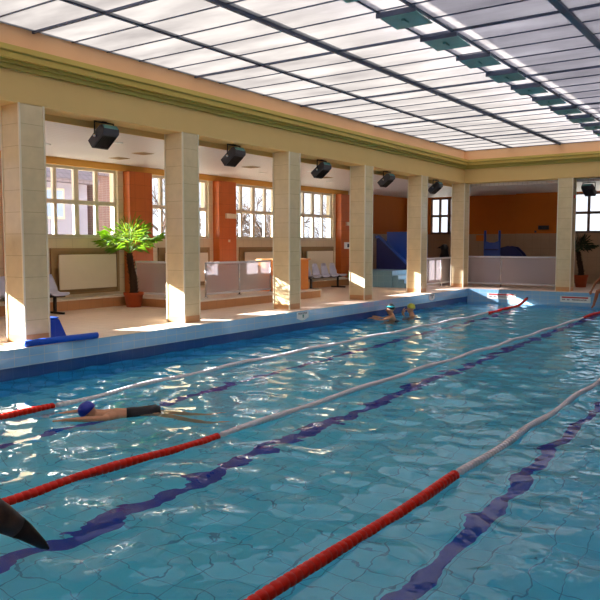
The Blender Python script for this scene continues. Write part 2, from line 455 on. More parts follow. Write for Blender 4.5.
# far wall with two windows
FW = [(-13.05, -11.4), (-7.28, -5.3), (-3.6, -1.6), (0.1, 2.1)]
fz0, fz1 = 1.93, 3.42
m = MB(); m.box(-14.3, 5.5, FARY, FARY + .3, -.1, 1.9); struct(m.build('wall_far', 'lowtile'))
m = MB(); m.box(-14.3, 5.5, FARY, FARY + .3, 1.9, fz0); m.box(-14.3, 5.5, FARY, FARY + .3, fz1, CZ + .4)
x = -14.3
for a, b in FW + [(5.5, 5.5)]:
    if a > x: m.box(x, a, FARY, FARY + .3, fz0, fz1)
    x = b
struct(m.build('wall_far_upper', 'orangepaint'))
for i, (a, b) in enumerate(FW): window(NW + 1 + i, 1, FARY, a, b, fz0, fz1, 4 if i == 0 else 3, 'darkframe', .5, 1)
two_tone('wall_far_projection', -9.25, -7.55, FARY - .35, FARY)     # shallow projection by the far window
two_tone('wall_right', 5.2, 5.5, -4, FARY)
two_tone('wall_near', -14.3, 5.5, -4.3, -4)
# aisle ceilings
c_ = MB(); c_.box(-14.3, -9.98, -4, FARY + .3, CZ, CZ + .12); c_.box(SX1 + .5, 5.5, -4, FARY + .3, CZ, CZ + .12)
c_.box(-9.98, SX1 + .5, 23.96, FARY + .3, CZ, CZ + .12); c_.box(SX0 - .5, SX1 + .5, -4, SY0 - .5, CZ, CZ + .12)
struct(c_.build('ceiling', 'aisle'))

m = MB(); m.box(-9.98, -9.955, -4, 23.96, CZ - .002, CZ + .12); struct(m.build('trim_26', 'beam'))
# ------------------------------------------------------------------ beams round the pool, cornice, upstand
def ring(name, mat, inset, depth, z0, z1):
    """band round the opening; inset > 0 juts in over the pool, depth is how far back it goes"""
    m = MB(); x0, x1, y0, y1 = -9.5 + inset, .30 - inset, -1.3 + inset, 23.48 - inset
    b = -9.5 - depth, .30 + depth, -1.3 - depth, 23.48 + depth
    m.box(b[0], x0, b[2], b[3], z0, z1); m.box(x1, b[1], b[2], b[3], z0, z1)
    m.box(x0, x1, y1, b[3], z0, z1); m.box(x0, x1, b[2], y0, z0, z1)
    return struct(m.build(name, mat))
ring('trim_16', 'beam', 0, .48, BZ0, BZ1)
ring('trim_17', 'olive', .05, .4, BZ1, BZ1 + .07)
ring('trim_18', 'olive', .10, .4, BZ1 + .07, BZ1 + .12)
ring('trim_19', 'gold', .17, .4, BZ1 + .12, BZ1 + .20)
ring('trim_20', 'gold', .21, .4, BZ1 + .215, BZ1 + .29)
ring('trim_21', 'olive', .19, .4, BZ1 + .20, BZ1 + .215)
ring('trim_22', 'peach', -.02, .4, BZ1 + .29, SKZ + .004)
# skylight: panes and bars
pn = MB(); XB = [-9.55, -7.97, -6.37, -4.87, -4.37, -2.75, -1.15, .37]
YB = [6.73 + .698 * k for k in range(-12, 25)]
pn.box(SX0, SX1, SY0, SY1 + .02, SKZ, SKZ + .006)
sk = struct(pn.build('ceiling_skylight', 'pane'))
bars = MB()
for i, x in enumerate(XB):
    h = (.02, .018, .030, .012, .024, .05, .03, .03)[i]
    bars.box(x - h, x + h, SY0, SY1, SKZ - (.02 if h < .028 else .045), SKZ + .04)
for k, y in enumerate(YB):
    h = .018 if (k - 12) % 5 == 0 else .009
    if SY0 < y < SY1: bars.box(SX0, SX1, y - h, y + h, SKZ - (.035 if h > .012 else .015), SKZ + .035)
b_ = bars.build('frame_bars', 'metalblue', sk)

def part(mb, name, mat, root, bevel=0):
    """a part built in world coordinates, stored relative to its (unrotated) thing"""
    L = Vector((0, 0, 0)); q = root
    while q is not None: L += q.location; q = q.parent
    mb.v = [(v[0] - L.x, v[1] - L.y, v[2] - L.z) for v in mb.v]
    return mb.build(name, mat, root, bevel=bevel)
ORD = ['nearest the camera', 'second from the camera', 'third from the camera', 'fourth from the camera', 'fifth from the camera', 'sixth from the camera',
       'seventh from the camera', 'eighth from the camera', 'ninth from the camera', 'tenth from the camera', 'eleventh from the camera']

# ventilation flaps hanging a little open along the middle of the skylight
for k in range(-1, 10):
    y0 = 6.73 + .698 * (3 + 2 * k) + .10; y1 = y0 + .57
    t = thing('vent_flap', (-4.62, y0, SKZ - .03), 'teal vent flap in the middle of the skylight, ' + ORD[k + 1], 'vent flap', 'teal vent flaps along the skylight')
    m = MB(); m.prism([(y0, SKZ - .055), (y1, SKZ - .085), (y1, SKZ - .07), (y0, SKZ - .04)], 0, -4.90, -4.35); part(m, 'flap_panel', 'teal', t)
    m = MB(); m.box(-4.92, -4.33, y0 - .03, y0, SKZ - .07, SKZ - .001); part(m, 'flap_hinge', 'metalblue', t)
    m = MB(); m.box(-4.645, -4.605, y0 + .2, y0 + .36, SKZ - .095, SKZ - .064); part(m, 'latch', 'teal', t)

# unseen translucent sheet added over the skylight to dim its right side
m = MB(); m.prism([(-5.3, 5.12), (3.2, 4.90), (3.2, 5.0), (-5.3, 5.22)], 1, -3, 26)
m.box(3.1, 3.2, -3, 26, 3.6, 5.15)
struct(m.build('added_light_screen', 'screensheet'))
m = MB(); m.box(-17.3, WL - .3, -12, 30, 3.72, 3.9); struct(m.build('roof_canopy', 'roofout'))
m = MB(); m.box(-14.3, SX0 - .5, -4.3, 29, 3.95, 4.1); struct(m.build('roof_aisle', 'roofout'))

# ------------------------------------------------------------------ left wall fittings: ledge, radiator covers
m = MB(); m.box(WL, -13.5, -3, 25.5, 0, .22); struct(m.build('trim_23', 'ledge'))
m = MB(); m.box(WL, -13.46, -3, 25.5, .22, .25); struct(m.build('trim_24', 'ledgetop'))
rl = {0: 'left of the potted palm', 1: 'right of the potted palm, behind the fence', 2: 'behind the orange counter', 3: 'behind the row of three pale seats'}
for i, c in enumerate(PIL[4:8]):
    a, b = c - 2.45 + 3.35, c - .75 + 3.35
    a, b = c + .93, c + 2.60
    t = thing('radiator_cover', (WL, (a + b) / 2, .25), 'beige flat radiator cover in a brown recess, ' + {0: 'hidden at the camera end', **{}}.get(-1, rl.get(i - 0, '')) , 'radiator cover', 'radiator covers under the windows')
    m = MB(); m.box(WL + .10, WL + .13, a, b, .44, 1.25); part(m, 'panel', 'panel', t, bevel=.006)
    m = MB()
    m.box(WL, WL + .012, a - .16, b + .16, .32, 1.4); m.box(WL + .012, WL + .05, a - .16, a - .09, .32, 1.4); m.box(WL + .012, WL + .05, b + .09, b + .16, .32, 1.4)
    m.box(WL + .012, WL + .05, a - .09, b + .09, 1.33, 1.4); m.box(WL + .012, WL + .05, a - .09, b + .09, .32, .36); part(m, 'recess_frame', 'recess', t)
    for yy in (a + .2, b - .2):
        m = MB(); m.box(WL + .012, WL + .10, yy - .02, yy + .02, .7, .76); part(m, 'bracket', 'recess', t)

# ------------------------------------------------------------------ columns
CL = ['beige tiled column nearest the camera, blue float roll at its foot', 'second beige tiled column from the camera, right of the potted palm',
      'third beige tiled column from the camera, in front of the orange counter', 'fourth beige tiled column from the camera, right of the pale seats',
      'fifth beige tiled column from the camera, left of the black penguin figure', 'beige tiled column standing at the far corner of the pool']
def column(x0, x1, y0, y1, label):
    t = thing('column', ((x0 + x1) / 2, (y0 + y1) / 2, 0), label, 'column', 'tiled columns round the pool', kind='thing')
    m = MB(); m.box(x0, x1, y0, y1, .13, BZ0 + .01); part(m, 'shaft', 'column', t)
    m = MB(); m.box(x0 - .006, x1 + .006, y0 - .006, y1 + .006, 0, .13); part(m, 'skirting', 'skirting', t)
    for xx in (x0, x1):
        for yy in (y0, y1):
            m = MB(); m.box(xx - .013, xx + .013, yy - .013, yy + .013, .0, BZ0 + .008); part(m, 'corner_trim', 'edge', t)
    return t
CY = [6.44, 9.84, 13.24, 16.66, 20.11, 23.50]
for i, y in enumerate(CY): column(-9.95, -9.5, y, y + .42, CL[i])
column(-6.38, -5.94, 23.5, 23.92, 'beige tiled column on the far side, left of the dark potted plant')
for y in (6.44, 9.84, 13.24, 16.66, 20.11, 23.5): column(.30, .75, y, y + .42, 'beige tiled column on the side behind the camera')
column(-2.85, -2.41, 23.5, 23.92, 'beige tiled column on the far side, beyond the seated bather')

# ------------------------------------------------------------------ floodlights under the beam
def flood(loc, label, rz=0.):
    t = thing('floodlight', loc, label, 'floodlight', 'dark floodlights under the beams', rz)
    A = Matrix.Rotation(math.radians(-38), 4, 'Y')           # housing tips down towards the aisle
    def P(m, n, mat, bevel=0, tilt=True): return m.build(n, mat, t, bevel=bevel, xf=(Matrix.Translation((0, 0, -.29)) @ A) if tilt else None)
    m = MB(); m.prism([(-.25, -.10), (.19, -.10), (.25, -.03), (.25, .07), (.19, .10), (-.25, .10)], 1, -.2, .2); P(m, 'housing', 'housing', .012)
    m = MB()
    for i in range(7):
        y = -.15 + .05 * i; m.box(-.2, .12, y - .007, y + .007, -.125, -.10)
    P(m, 'cooling_fins', 'black')
    m = MB(); m.box(.249, .258, -.17, .17, -.025, .065); P(m, 'glass', 'lampglass')
    m = MB(); m.tube([(0, -.235, -.29), (0, -.235, -.02), (0, .235, -.02), (0, .235, -.29)], .018, 6, smooth=False)
    m.box(-.03, .03, -.05, .05, -.02, 0); P(m, 'bracket', 'black', tilt=False)
    m = MB(); m.tube([(0, -.26, -.29), (0, -.2, -.29)], .03, 10); m.tube([(0, .2, -.29), (0, .26, -.29)], .03, 10); P(m, 'pivot_knob', 'chrome', tilt=False)
    return t
FL = ['between the first and second columns', 'between the second and third columns', 'between the third and fourth columns', 'between the fourth and fifth columns', 'between the fifth column and the corner column']
f0 = flood((-9.78, 8.3, 3.56), 'dark grey floodlight hung under the beam ' + FL[0])
FY = [8.25, 11.65, 15.0, 18.4, 21.75]
f0.location.y = FY[0]; f0.scale = (.86, .86, .86)
for y, l in zip(FY[1:], FL[1:]): dup(f0, (-9.78, y, 3.56), 'dark grey floodlight hung under the beam ' + l)
dup(f0, (-5.62, 24.2, 3.46), 'dark floodlight with a teal glass above the far potted plant', rz=-PI / 2 - .2)

# ------------------------------------------------------------------ lane ropes
ROPES = {-7.0: ([0, 4.5, 5.3, 6.3, 8, 10.5, 14.3, 19.4, 23], [-7.2, -7.2, -7.19, -7.28, -7.34, -7.32, -7.2, -7.06, -7.15]),
         -4.6: ([0, 3, 4, 5.4, 6.9, 9.4, 13.4, 19.5, 23], [-4.86, -4.83, -4.79, -4.71, -4.74, -4.75, -4.64, -4.57, -4.6]),
         -2.25: ([0, 2.9, 3.8, 4.6, 5.6, 7.2, 10.7, 23], [-2.36, -2.33, -2.31, -2.285, -2.275, -2.255, -2.24, -2.22])}
def rope(x, label, j1=5.26, j2=18.9):
    ky, kx = ROPES[x]
    def path(y):
        a = sum(float(np.interp(y + q, ky, kx)) for q in (-.5, -.25, 0, .25, .5)) / 5
        return a + .007 * math.sin(y * 3.7 + 2 * x)
    t = thing('lane_rope', (x, 11.6, WZ), label, 'lane rope', 'lane ropes floating on the pool')
    def section(nm, mat, y0, y1, r, dip=True):
        m = MB(); pts = []; rad = []
        pitch = .062; n = int((y1 - y0) / pitch)
        for i in range(n):
            y = y0 + i * pitch
            for a, q in ((0, .80), (.18, 1), (.75, 1), (.93, .80)):
                pts.append((path(y + a * pitch), y + a * pitch, WZ + .012 + .012 * math.sin(y * 3.1 + x) + .16 * (max(0, y - 21.6) / 1.4) ** 2)); rad.append(r * q)
        m.tube(pts, rad, 10); return part(m, nm, mat, t)
    section('red_floats', 'red', .9, j1, .043); section('white_floats', 'white', j1 + .02, j2, .037); section('red_floats', 'red', j2 + .02, 22.98, .043)
    m = MB(); m.tube([(path(.9), .9, WZ + .01), (path(PY0), PY0 + .03, -.2)], .008, 6); m.tube([(path(22.9), 22.9, WZ + .15), (path(PY1), PY1 - .03, -.24)], .008, 6); part(m, 'cable', 'cable', t)
    m = MB(); xe = path(PY1); m.box(xe - .03, xe + .03, PY1 - .05, PY1 - .012, -.28, -.2); part(m, 'wall_hook', 'chrome', t)
    return t
rope(-7.0, 'red and white lane rope nearest the columns, beside the swimmer', 5.26, 19.3)
rope(-4.6, 'red and white lane rope in the middle, second from the columns', 5.39, 19.5)
rope(-2.25, 'red and white lane rope farthest from the columns, red end in front', 5.6, 19.5)

# ------------------------------------------------------------------ signs on the pool wall
def rect_sign(x0, x1, label):
    y = PY1 - .012
    t = thing('warning_sign', ((x0 + x1) / 2, y, -.3), label, 'sign', 'long warning signs on the far pool wall')
    m = MB(); m.box(x0, x1, y - .008, y, -.315, -.125); part(m, 'board', 'signwhite', t)
    m = MB(); m.box(x0 + .05, x1 - .07, y - .0095, y - .008, -.185, -.140); part(m, 'red_stripe', 'signred', t)
    m = MB(); r = random.Random(3); x = x0 + .07
    for gap, n in ((0, 2), (.05, 2), (.07, 9)):
        x += gap
        for i in range(n):
            w = .026 + .02 * r.random(); h = .045
            if x + w > x1 - .05: break
            b = -.258
            m.box(x, x + .009, y - .0095, y - .008, b, b + h); m.box(x + w - .009, x + w, y - .0095, y - .008, b, b + h)
            if r.random() < .7: m.box(x + .009, x + w - .009, y - .0095, y - .008, b + h - .010, b + h)
            if r.random() < .7: m.box(x + .009, x + w - .009, y - .0095, y - .008, b + .018, b + .028)
            x += w + .012
    part(m, 'lettering', 'signink', t)
rect_sign(-8.47, -7.52, 'long white sign with a red stripe on far pool wall, near the corner')
rect_sign(-6.12, -5.21, 'long white sign with a red stripe on far pool wall, beside the seated bather')
def shield_sign(y0, y1, label):
    x = PX0 + .012
    t = thing('depth_sign', (x, (y0 + y1) / 2, -.2), label, 'sign', 'small depth signs under the deck edge')
    c = (y0 + y1) / 2
    m = MB(); m.prism([(y0, -.025), (y0, -.165), (c - .06, -.215), (c + .06, -.215), (y1, -.165), (y1, -.025)], 0, x, x + .008); part(m, 'board', 'signwhite', t)
    m = MB()
    for i in range(5):
        yy = y0 + .05 + i * (y1 - y0 - .1) / 5; ww = (y1 - y0 - .1) / 5 * .75
        m.box(x + .008, x + .0095, yy, yy + ww * .25, -.085, -.04); m.box(x + .008, x + .0095, yy + ww * .75, yy + ww, -.085, -.04); m.box(x + .008, x + .0095, yy + ww * .25, yy + ww * .75, -.052, -.04)
    part(m, 'lettering', 'signink', t)
    m = MB(); m.prism([(c - .02, -.09), (c + .05, -.09), (c + .03, -.16), (c - .01, -.16)], 0, x + .008, x + .0095); part(m, 'emblem', 'signgreen', t)
shield_sign(13.02, 13.47, 'small white shield sign on pool wall below the third column')
shield_sign(19.95, 20.36, 'small white shield sign on pool wall below the fifth column')

# ------------------------------------------------------------------ paddling platform with its fences, counter
m = MB(); m.box(-13.5, -11.08, 12.0, 16.95, 0, .19); struct(m.build('floor_platform', 'ledge'))
m = MB(); m.box(-13.46, -11.05, 11.97, 16.98, .19, .22); struct(m.build('floor_platform_top', 'ledgetop'))
def fence(pts, z0, z1, label, feet):
    """framed frosted panels between posts standing at pts"""
    c = sum((Vector(p) for p in pts), Vector((0, 0))) / len(pts)
    t = thing('panel_fence', (c.x, c.y, feet), label, 'fence', 'frosted panel fences')
    for p in pts:
        m = MB(); m.tube([(p[0], p[1], feet), (p[0], p[1], z1 + .02)], .024, 10); m.tube([(p[0], p[1], feet), (p[0], p[1], feet + .015)], .055, 12); part(m, 'post', 'chrome', t)
    for a, b in zip(pts[:-1], pts[1:]):
        a, b = Vector(a), Vector(b); u = (b - a).normalized(); nrm = Vector((-u.y, u.x)) * .006; a2, b2 = a + u * .03, b - u * .03
        m = MB(); q = [a2 + nrm, b2 + nrm, b2 - nrm, a2 - nrm]
        m.prism([(v.x, v.y) for v in q], 2, z0 + .03, z1 - .03); part(m, 'panel', 'frost', t)
        for z in (z0, z1):
            m = MB(); m.tube([(a.x, a.y, z), (b.x, b.y, z)], .027, 8); part(m, 'rail', 'rail', t)
fence([(-13.4, 12.2), (-12.35, 12.2), (-11.6, 12.2)], .30, 1.06, 'frosted fence panel between the potted palm and the second column', .22)
fence([(-11.6, 12.75), (-11.6, 14.0), (-11.6, 15.3)], .30, 1.04, 'long frosted fence on the platform between the second and third columns', .22)
fence([(-10.4, 22.1), (-10.4, 23.7), (-10.4, 25.3)], .12, 1.0, 'frosted fence in front of the black penguin figure', 0)
fence([(-9.75, 24.25), (-8.44, 24.25), (-6.45, 24.25)], .13, 1.05, 'wide frosted fence on the far deck in front of the blue slide', 0)
t = thing('counter', (-11.7, 16.1, .22), 'plain orange wooden counter on the platform behind the third column', 'counter')
m = MB(); m.box(-12.1, -11.42, 15.4, 16.85, .22, 1.05); part(m, 'body', 'counter', t, .01)
m = MB(); m.box(-12.14, -11.38, 15.35, 16.90, 1.05, 1.09); part(m, 'top', 'countertop', t, .006)
m = MB(); m.box(-12.06, -11.46, 15.44, 16.81, .22, .28); part(m, 'plinth', 'skirting', t)

# ------------------------------------------------------------------ rows of seats
def seat_row(y0, n, label, x=-13.12):
    t = thing('seat_row', (x, y0 + .27 * n, 0), label, 'bench', 'rows of pale seats along the wall')
    m = MB(); m.box(x - .03, x + .03, y0, y0 + .54 * n, .35, .41); part(m, 'beam', 'black', t)
    for yy in (y0 + .25, y0 + .54 * n - .25):
        m = MB(); m.box(x - .03, x + .03, yy - .03, yy + .03, .04, .36); m.box(x - .26, x + .30, yy - .03, yy + .03, 0, .045); part(m, 'leg', 'black', t, .008)
    for i in range(n):
        yc = y0 + .54 * (i + .5); m = MB()
        prof = [(.24, .405), (.22, .43), (.10, .425), (-.10, .42), (-.17, .45), (-.22, .56), (-.26, .72), (-.28, .84)]
        vs = []; nu = 9
        for j, (dx, z) in enumerate(prof):
            tt = j / (len(prof) - 1)
            wd = .23 if tt < .6 else .23 - .11 * ((tt - .6) / .4) ** 1.6
            for kk in range(nu):
                q = -1 + 2 * kk / (nu - 1); up = .035 * q ** 4 if tt < .6 else 0; fw = .05 * q * q if tt >= .6 else 0
                vs.append((x + dx + fw, yc + q * wd, z + up))
        n0 = len(vs); vs += [(v[0] - (.012 if k // nu > 4 else 0), v[1], v[2] - (.014 if k // nu <= 4 else 0.004)) for k, v in enumerate(vs)]
        fs = []; R_ = len(prof)
        for j in range(R_ - 1):
            for kk in range(nu - 1):
                a = j * nu + kk; fs.append((a, a + 1, a + nu + 1, a + nu)); fs.append((n0 + a, n0 + a + nu, n0 + a + nu + 1, n0 + a + 1))
            for kk in (0, nu - 1):
                a = j * nu + kk; fs.append((a, a + nu, n0 + a + nu, n0 + a))
        for kk in range(nu - 1):
            fs.append((kk, n0 + kk, n0 + kk + 1, kk + 1)); a = (R_ - 1) * nu + kk; fs.append((a, a + 1, n0 + a + 1, n0 + a))
        m.add(vs, fs, True); part(m, 'seat_shell', 'seat', t)
    return t
seat_row(7.72, 4, 'row of pale lilac seats on black legs behind the nearest column')
seat_row(19.25, 4, 'row of pale lilac seats on black legs right of the orange counter')
t = thing('chair', (-13.1, 23.3, 0), 'dark blue plastic chair beside the fourth column, under the small notice', 'chair')
m = MB(); m.box(-13.35, -12.9, 23.05, 23.5, .40, .44); part(m, 'seat', 'navy', t, .012)
m = MB(); m.prism([(-13.36, .44), (-13.31, .44), (-13.38, .92), (-13.43, .92)], 1, 23.07, 23.48); part(m, 'backrest', 'navy', t, .012)
for (x, y) in ((-13.32, 23.08), (-13.32, 23.47), (-12.93, 23.08), (-12.93, 23.47)):
    m = MB(); m.tube([(x, y, 0), (x, y, .41)], .014, 8); part(m, 'leg', 'black', t)

# ------------------------------------------------------------------ potted palms
def palm(base, scale, label, leafmat, seed, spread=1.0, n=15, potz=.35):
    r = random.Random(seed); t = thing('potted_palm', base, label, 'potted plant')
    x, y, z = base
    m = MB(); m.lathe([(.17, 0), (.22, potz - .06), (.235, potz - .06), (.24, potz), (.215, potz), (.21, potz - .05), (0.0, potz - .05)], base, 24); pot = part(m, 'pot', 'terracotta', t)
    m = MB(); m.lathe([(.0, potz - .045), (.208, potz - .045), (.208, potz - .03), (.0, potz - .02)], base, 20); part(m, 'soil', 'soil', pot)
    th = 1.28 * scale; m = MB(); pts = []; rad = []
    for i in range(26):
        q = i / 25; pts.append((x - .10 * q + .015 * math.sin(6 * q), y + .02 * math.sin(4 * q), z + potz - .05 + (th - potz + .05) * q)); rad.append((.098 - .03 * q) * (1.12 if i % 2 else .92))
    m.tube(pts, rad, 12)
    for i in range(90):                                             # old leaf stubs on the trunk
        q = r.random(); a = r.random() * 2 * PI; k = int(q * 25); c = Vector(pts[k]); d = Vector((math.cos(a), math.sin(a), .9)).normalized()
        s0 = c + Vector((math.cos(a), math.sin(a), 0)) * rad[k] * .85; m.tube([s0, s0 + d * .06], [.014, .003], 4, smooth=False)
    part(m, 'trunk', 'bark', t)
    top = Vector(pts[-1])
    for i in range(n):
        az = 2 * PI * (i * .382) + r.uniform(-.2, .2); el = [1.3, 1.0, .75, .5, .28][i % 5] + r.uniform(-.12, .12)
        d = Vector((math.cos(az) * math.cos(el), math.sin(az) * math.cos(el), math.sin(el)))
        Lp = (.34 + .16 * r.random()) * scale * spread; hub = top + d * Lp + Vector((0, 0, -.05 * Lp))
        m = MB(); m.tube([top, top + d * Lp * .5 + Vector((0, 0, .03)), hub], [.013, .009, .007], 5)
        fr = part(m, 'frond', leafmat, t)
        side = d.cross(Vector((0, 0, 1))); side = side.normalized() if side.length > .05 else Vector((1, 0, 0))
        nrm = side.cross(d).normalized(); mm = MB(); NS = 14
        for s in range(NS):
            a = (-1 + 2 * s / (NS - 1)) * 1.75; Ls = (.52 + .12 * r.random()) * scale * (1 - .22 * abs(a) / 1.75)
            dir_ = (d * math.cos(a) + side * math.sin(a)).normalized(); w = .0095 * scale
            pp = dir_.cross(nrm).normalized()
            p0 = hub; p1 = hub + dir_ * Ls * .45 + nrm * .03 + pp * w; p1b = hub + dir_ * Ls * .45 + nrm * .03 - pp * w; pm = hub + dir_ * Ls * .45 + nrm * .018
            p2 = hub + dir_ * Ls * .8 + nrm * .01 + pp * w * .5; p2b = hub + dir_ * Ls * .8 + nrm * .01 - pp * w * .5
            p3 = hub + dir_ * Ls - Vector((0, 0, .07 * r.random() + .03)) * scale
            mm.add([p0, p1, pm, p1b, p2, p2b, p3], [(0, 1, 2), (0, 2, 3), (1, 4, 6, 2), (2, 6, 5, 3)])
        part(mm, 'leaf_fan', leafmat, fr)
    return t
palm((-13.0, 11.75, 0), 1.0, 'bright green fan palm in a terracotta pot between the first two columns', 'leaf', 5, 1.0, 15)
palm((-6.21, 26.0, 0), .95, 'dark potted palm beyond the far column, under the window', 'leafdark', 9, .55, 13, .42)

# ------------------------------------------------------------------ blue pool things by the first column
m = MB(); m.tube([(-9.21, 6.22, .05), (-9.17, 6.8, .052), (-9.1, 7.45, .055)], .05, 14)
tag(m.build('foam_roll', 'foamblue', loc=(-9.17, 6.8, 0)), 'long blue foam roll lying on the deck edge by the first column', 'foam roll')
t = thing('plastic_stool', (-9.72, 7.05, 0), 'blue plastic step stool standing just behind the first column', 'stool')
m = MB(); m.prism([(6.89, 0), (6.90, .30), (6.94, .33), (7.09, .33), (7.14, .30), (7.28, 0)], 0, -9.90, -9.62); m.box(-9.62, -9.605, 6.95, 7.05, .02, .3); part(m, 'body', 'stoolblue', t, .012)
m = MB(); m.box(-9.91, -9.61, 6.92, 7.12, .322, .342); part(m, 'top', 'foamblue', t, .008)

# ------------------------------------------------------------------ children's corner at the far end
t = thing('tiled_step_block', (-11.8, 22.2, 0), 'pale blue tiled block with steps behind the fourth and fifth columns', 'steps')
m = MB(); m.box(-12.8, -11.42, 21.95, 23.3, 0, .58); part(m, 'block', 'paleblue', t, .01)
for i in range(3):
    m = MB(); m.box(-11.42 + .001 + .22 * i, -11.42 + .22 * (i + 1), 21.98, 23.2, 0, .42 - .13 * i); part(m, 'step', 'paleblue', t, .008)
t = thing('water_slide', (-12.0, 24.2, 0), 'navy blue slide with a sloping side wall behind the pale blue steps', 'slide')
m = MB(); m.prism([(-12.95, 0), (-12.95, 1.72), (-12.85, 1.72), (-11.35, .42), (-11.35, 0)], 1, 23.6, 23.68); part(m, 'side_wall', 'navy', t)
m = MB(); m.prism([(-12.95, 1.70), (-12.85, 1.74), (-11.33, .42), (-11.33, .52), (-12.85, 1.82), (-12.98, 1.78)], 1, 23.55, 23.72); part(m, 'handrail', 'slideblue', t)
m = MB(); m.prism([(-12.95, 0), (-12.95, 1.95), (-11.3, 1.95), (-11.3, 0)], 1, 24.42, 24.5); part(m, 'back_wall', 'slideblue', t)
m = MB(); m.prism([(-12.95, 1.35), (-12.7, 1.35), (-11.35, .2), (-11.35, .1), (-12.95, 1.2)], 1, 23.68, 24.42); part(m, 'chute', 'slideblue', t)
t = thing('penguin_figure', (-11.3, 26.0, 0), 'black penguin shaped figure standing behind the fence at the far corner', 'figure')
m = MB(); m.lathe([(.0, 0), (.22, .02), (.28, .25), (.27, .6), (.21, .95), (.15, 1.15), (.13, 1.28)], (-11.28, 26, 0), 20); m.ball((-11.29, 26, 1.34), .15, 14, 10, (1, .95, 1.05)); part(m, 'body', 'figure', t)
m = MB(); m.tube([(-11.42, 25.98, 1.36), (-11.50, 25.97, 1.36), (-11.57, 25.96, 1.33)], [.05, .03, .006], 8); part(m, 'beak', 'figure', t)
for s in (-1, 1):
    m = MB(); m.tube([(-11.28 + .2 * s, 25.95, .95), (-11.28 + .30 * s, 25.93, .7), (-11.28 + .33 * s, 25.9, .45)], [.05, .06, .02], 8); part(m, 'wing', 'figure', t)
t = thing('play_slide', (-9.3, 26.8, 0), 'blue plastic ladder slide behind the far fence', 'slide')
for x in (-9.86, -9.30):
    m = MB(); m.tube([(x, 26.5, 0), (x, 26.5, 2.0)], .045, 10); part(m, 'post', 'slideblue', t)
m = MB(); m.prism([(-9.86, .0), (-9.86, 1.62), (-9.68, 1.55), (-9.48, 1.55), (-9.30, 1.62), (-9.30, 0)], 1, 26.46, 26.52); part(m, 'ladder_panel', 'slideblue', t)
for i in range(5):
    m = MB(); m.box(-9.84, -9.32, 26.40, 26.46, .22 + .26 * i, .27 + .26 * i); part(m, 'rung', 'navy', t)
m = MB(); m.box(-9.84, -9.32, 26.52, 27.1, 1.0, 1.05); part(m, 'platform', 'navy', t)
m = MB()
pr = [(-9.3, 1.35), (-9.0, 1.42), (-8.75, 1.38), (-8.5, 1.15), (-8.3, .85), (-8.1, .5), (-7.9, .32), (-7.65, .28)]
m.prism([(a, b) for a, b in pr] + [(a, b - .42 if b > .75 else .22) for a, b in pr[::-1]], 1, 26.55, 26.6)
m.prism([(a, b) for a, b in pr] + [(a, b - .42 if b > .75 else .22) for a, b in pr[::-1]], 1, 27.0, 27.05)
m.prism([(a, max(b - .36, .24)) for a, b in pr] + [(a, max(b - .42, .2)) for a, b in pr[::-1]], 1, 26.6, 27.0); part(m, 'chute', 'navy', t)
m = MB(); m.box(-7.75, -7.65, 26.6, 27.0, 0, .24); part(m, 'foot', 'navy', t)

# ------------------------------------------------------------------ small wall fittings
def plate(name, mat, x0, x1, y0, y1, z0, z1, label, cat):
    m = MB(); m.box(x0, x1, y0, y1, z0, z1); c = ((x0 + x1) / 2, (y0 + y1) / 2, (z0 + z1) / 2)
    return tag(m.build(name, mat, loc=c, bevel=.004), label, cat)
px = WL + .24
t = thing('notice', (px, 22.8, 1.45), 'small white notice with dark print on the orange pillar by the fourth column', 'notice')
m = MB(); m.box(px, px + .012, 22.62, 23.02, 1.32, 1.56); part(m, 'sheet', 'signwhite', t)
m = MB(); m.box(px + .012, px + .0135, 22.83, 22.98, 1.37, 1.50); part(m, 'printed_block', 'signink', t)
plate('wall_box', 'panel', px, px + .06, 22.72, 23.0, 2.17, 2.30, 'small beige box on the orange pillar above the white notice', 'box')
plate('wall_box', 'winframe', px, px + .07, 15.98, 16.42, 2.24, 2.38, 'slim pale box on orange pillar between the second and third columns', 'box')
plate('wall_switch', 'winframe', px, px + .03, 16.1, 16.17, 1.55, 1.62, 'small pale switch low on orange pillar between the second and third columns', 'switch')
plate('wall_plate', 'housing', -8.35, -7.95, FARY - .41, FARY - .35, 2.05, 2.2, 'slim grey plate on the far orange wall, left of the far column', 'plate')
plate('wall_socket', 'housing', -8.5, -8.42, FARY - .37, FARY - .35, 1.93, 2.01, 'small dark socket on the far orange wall, below the slim grey plate', 'socket')
plate('notice_board', 'counter', -10.98, -10.66, FARY - .03, FARY, 1.62, 1.86, 'small orange board on the far wall behind the blue ladder slide', 'board')
plate('alarm_button', 'redlamp', -5.926, -5.9, 23.62, 23.72, 2.93, 3.03, 'small red button box on the side of the far column', 'button')
plate('folded_towel', 'towel', -13.8, -13.52, 21.9, 22.35, .25, .30, 'folded white towel on the tiled ledge near the dark blue chair', 'towel')
t = thing('bottle', (-13.62, 22.75, .25), 'small green bottle on the tiled ledge under the white notice', 'bottle')
m = MB(); m.lathe([(.04, 0), (.045, .01), (.045, .15), (.02, .2), (.02, .23)], (-13.62, 22.75, .25), 14); part(m, 'body', 'green', t)
m = MB(); m.lathe([(.024, 0), (.024, .03)], (-13.62, 22.75, .48), 12); part(m, 'cap', 'signwhite', t)

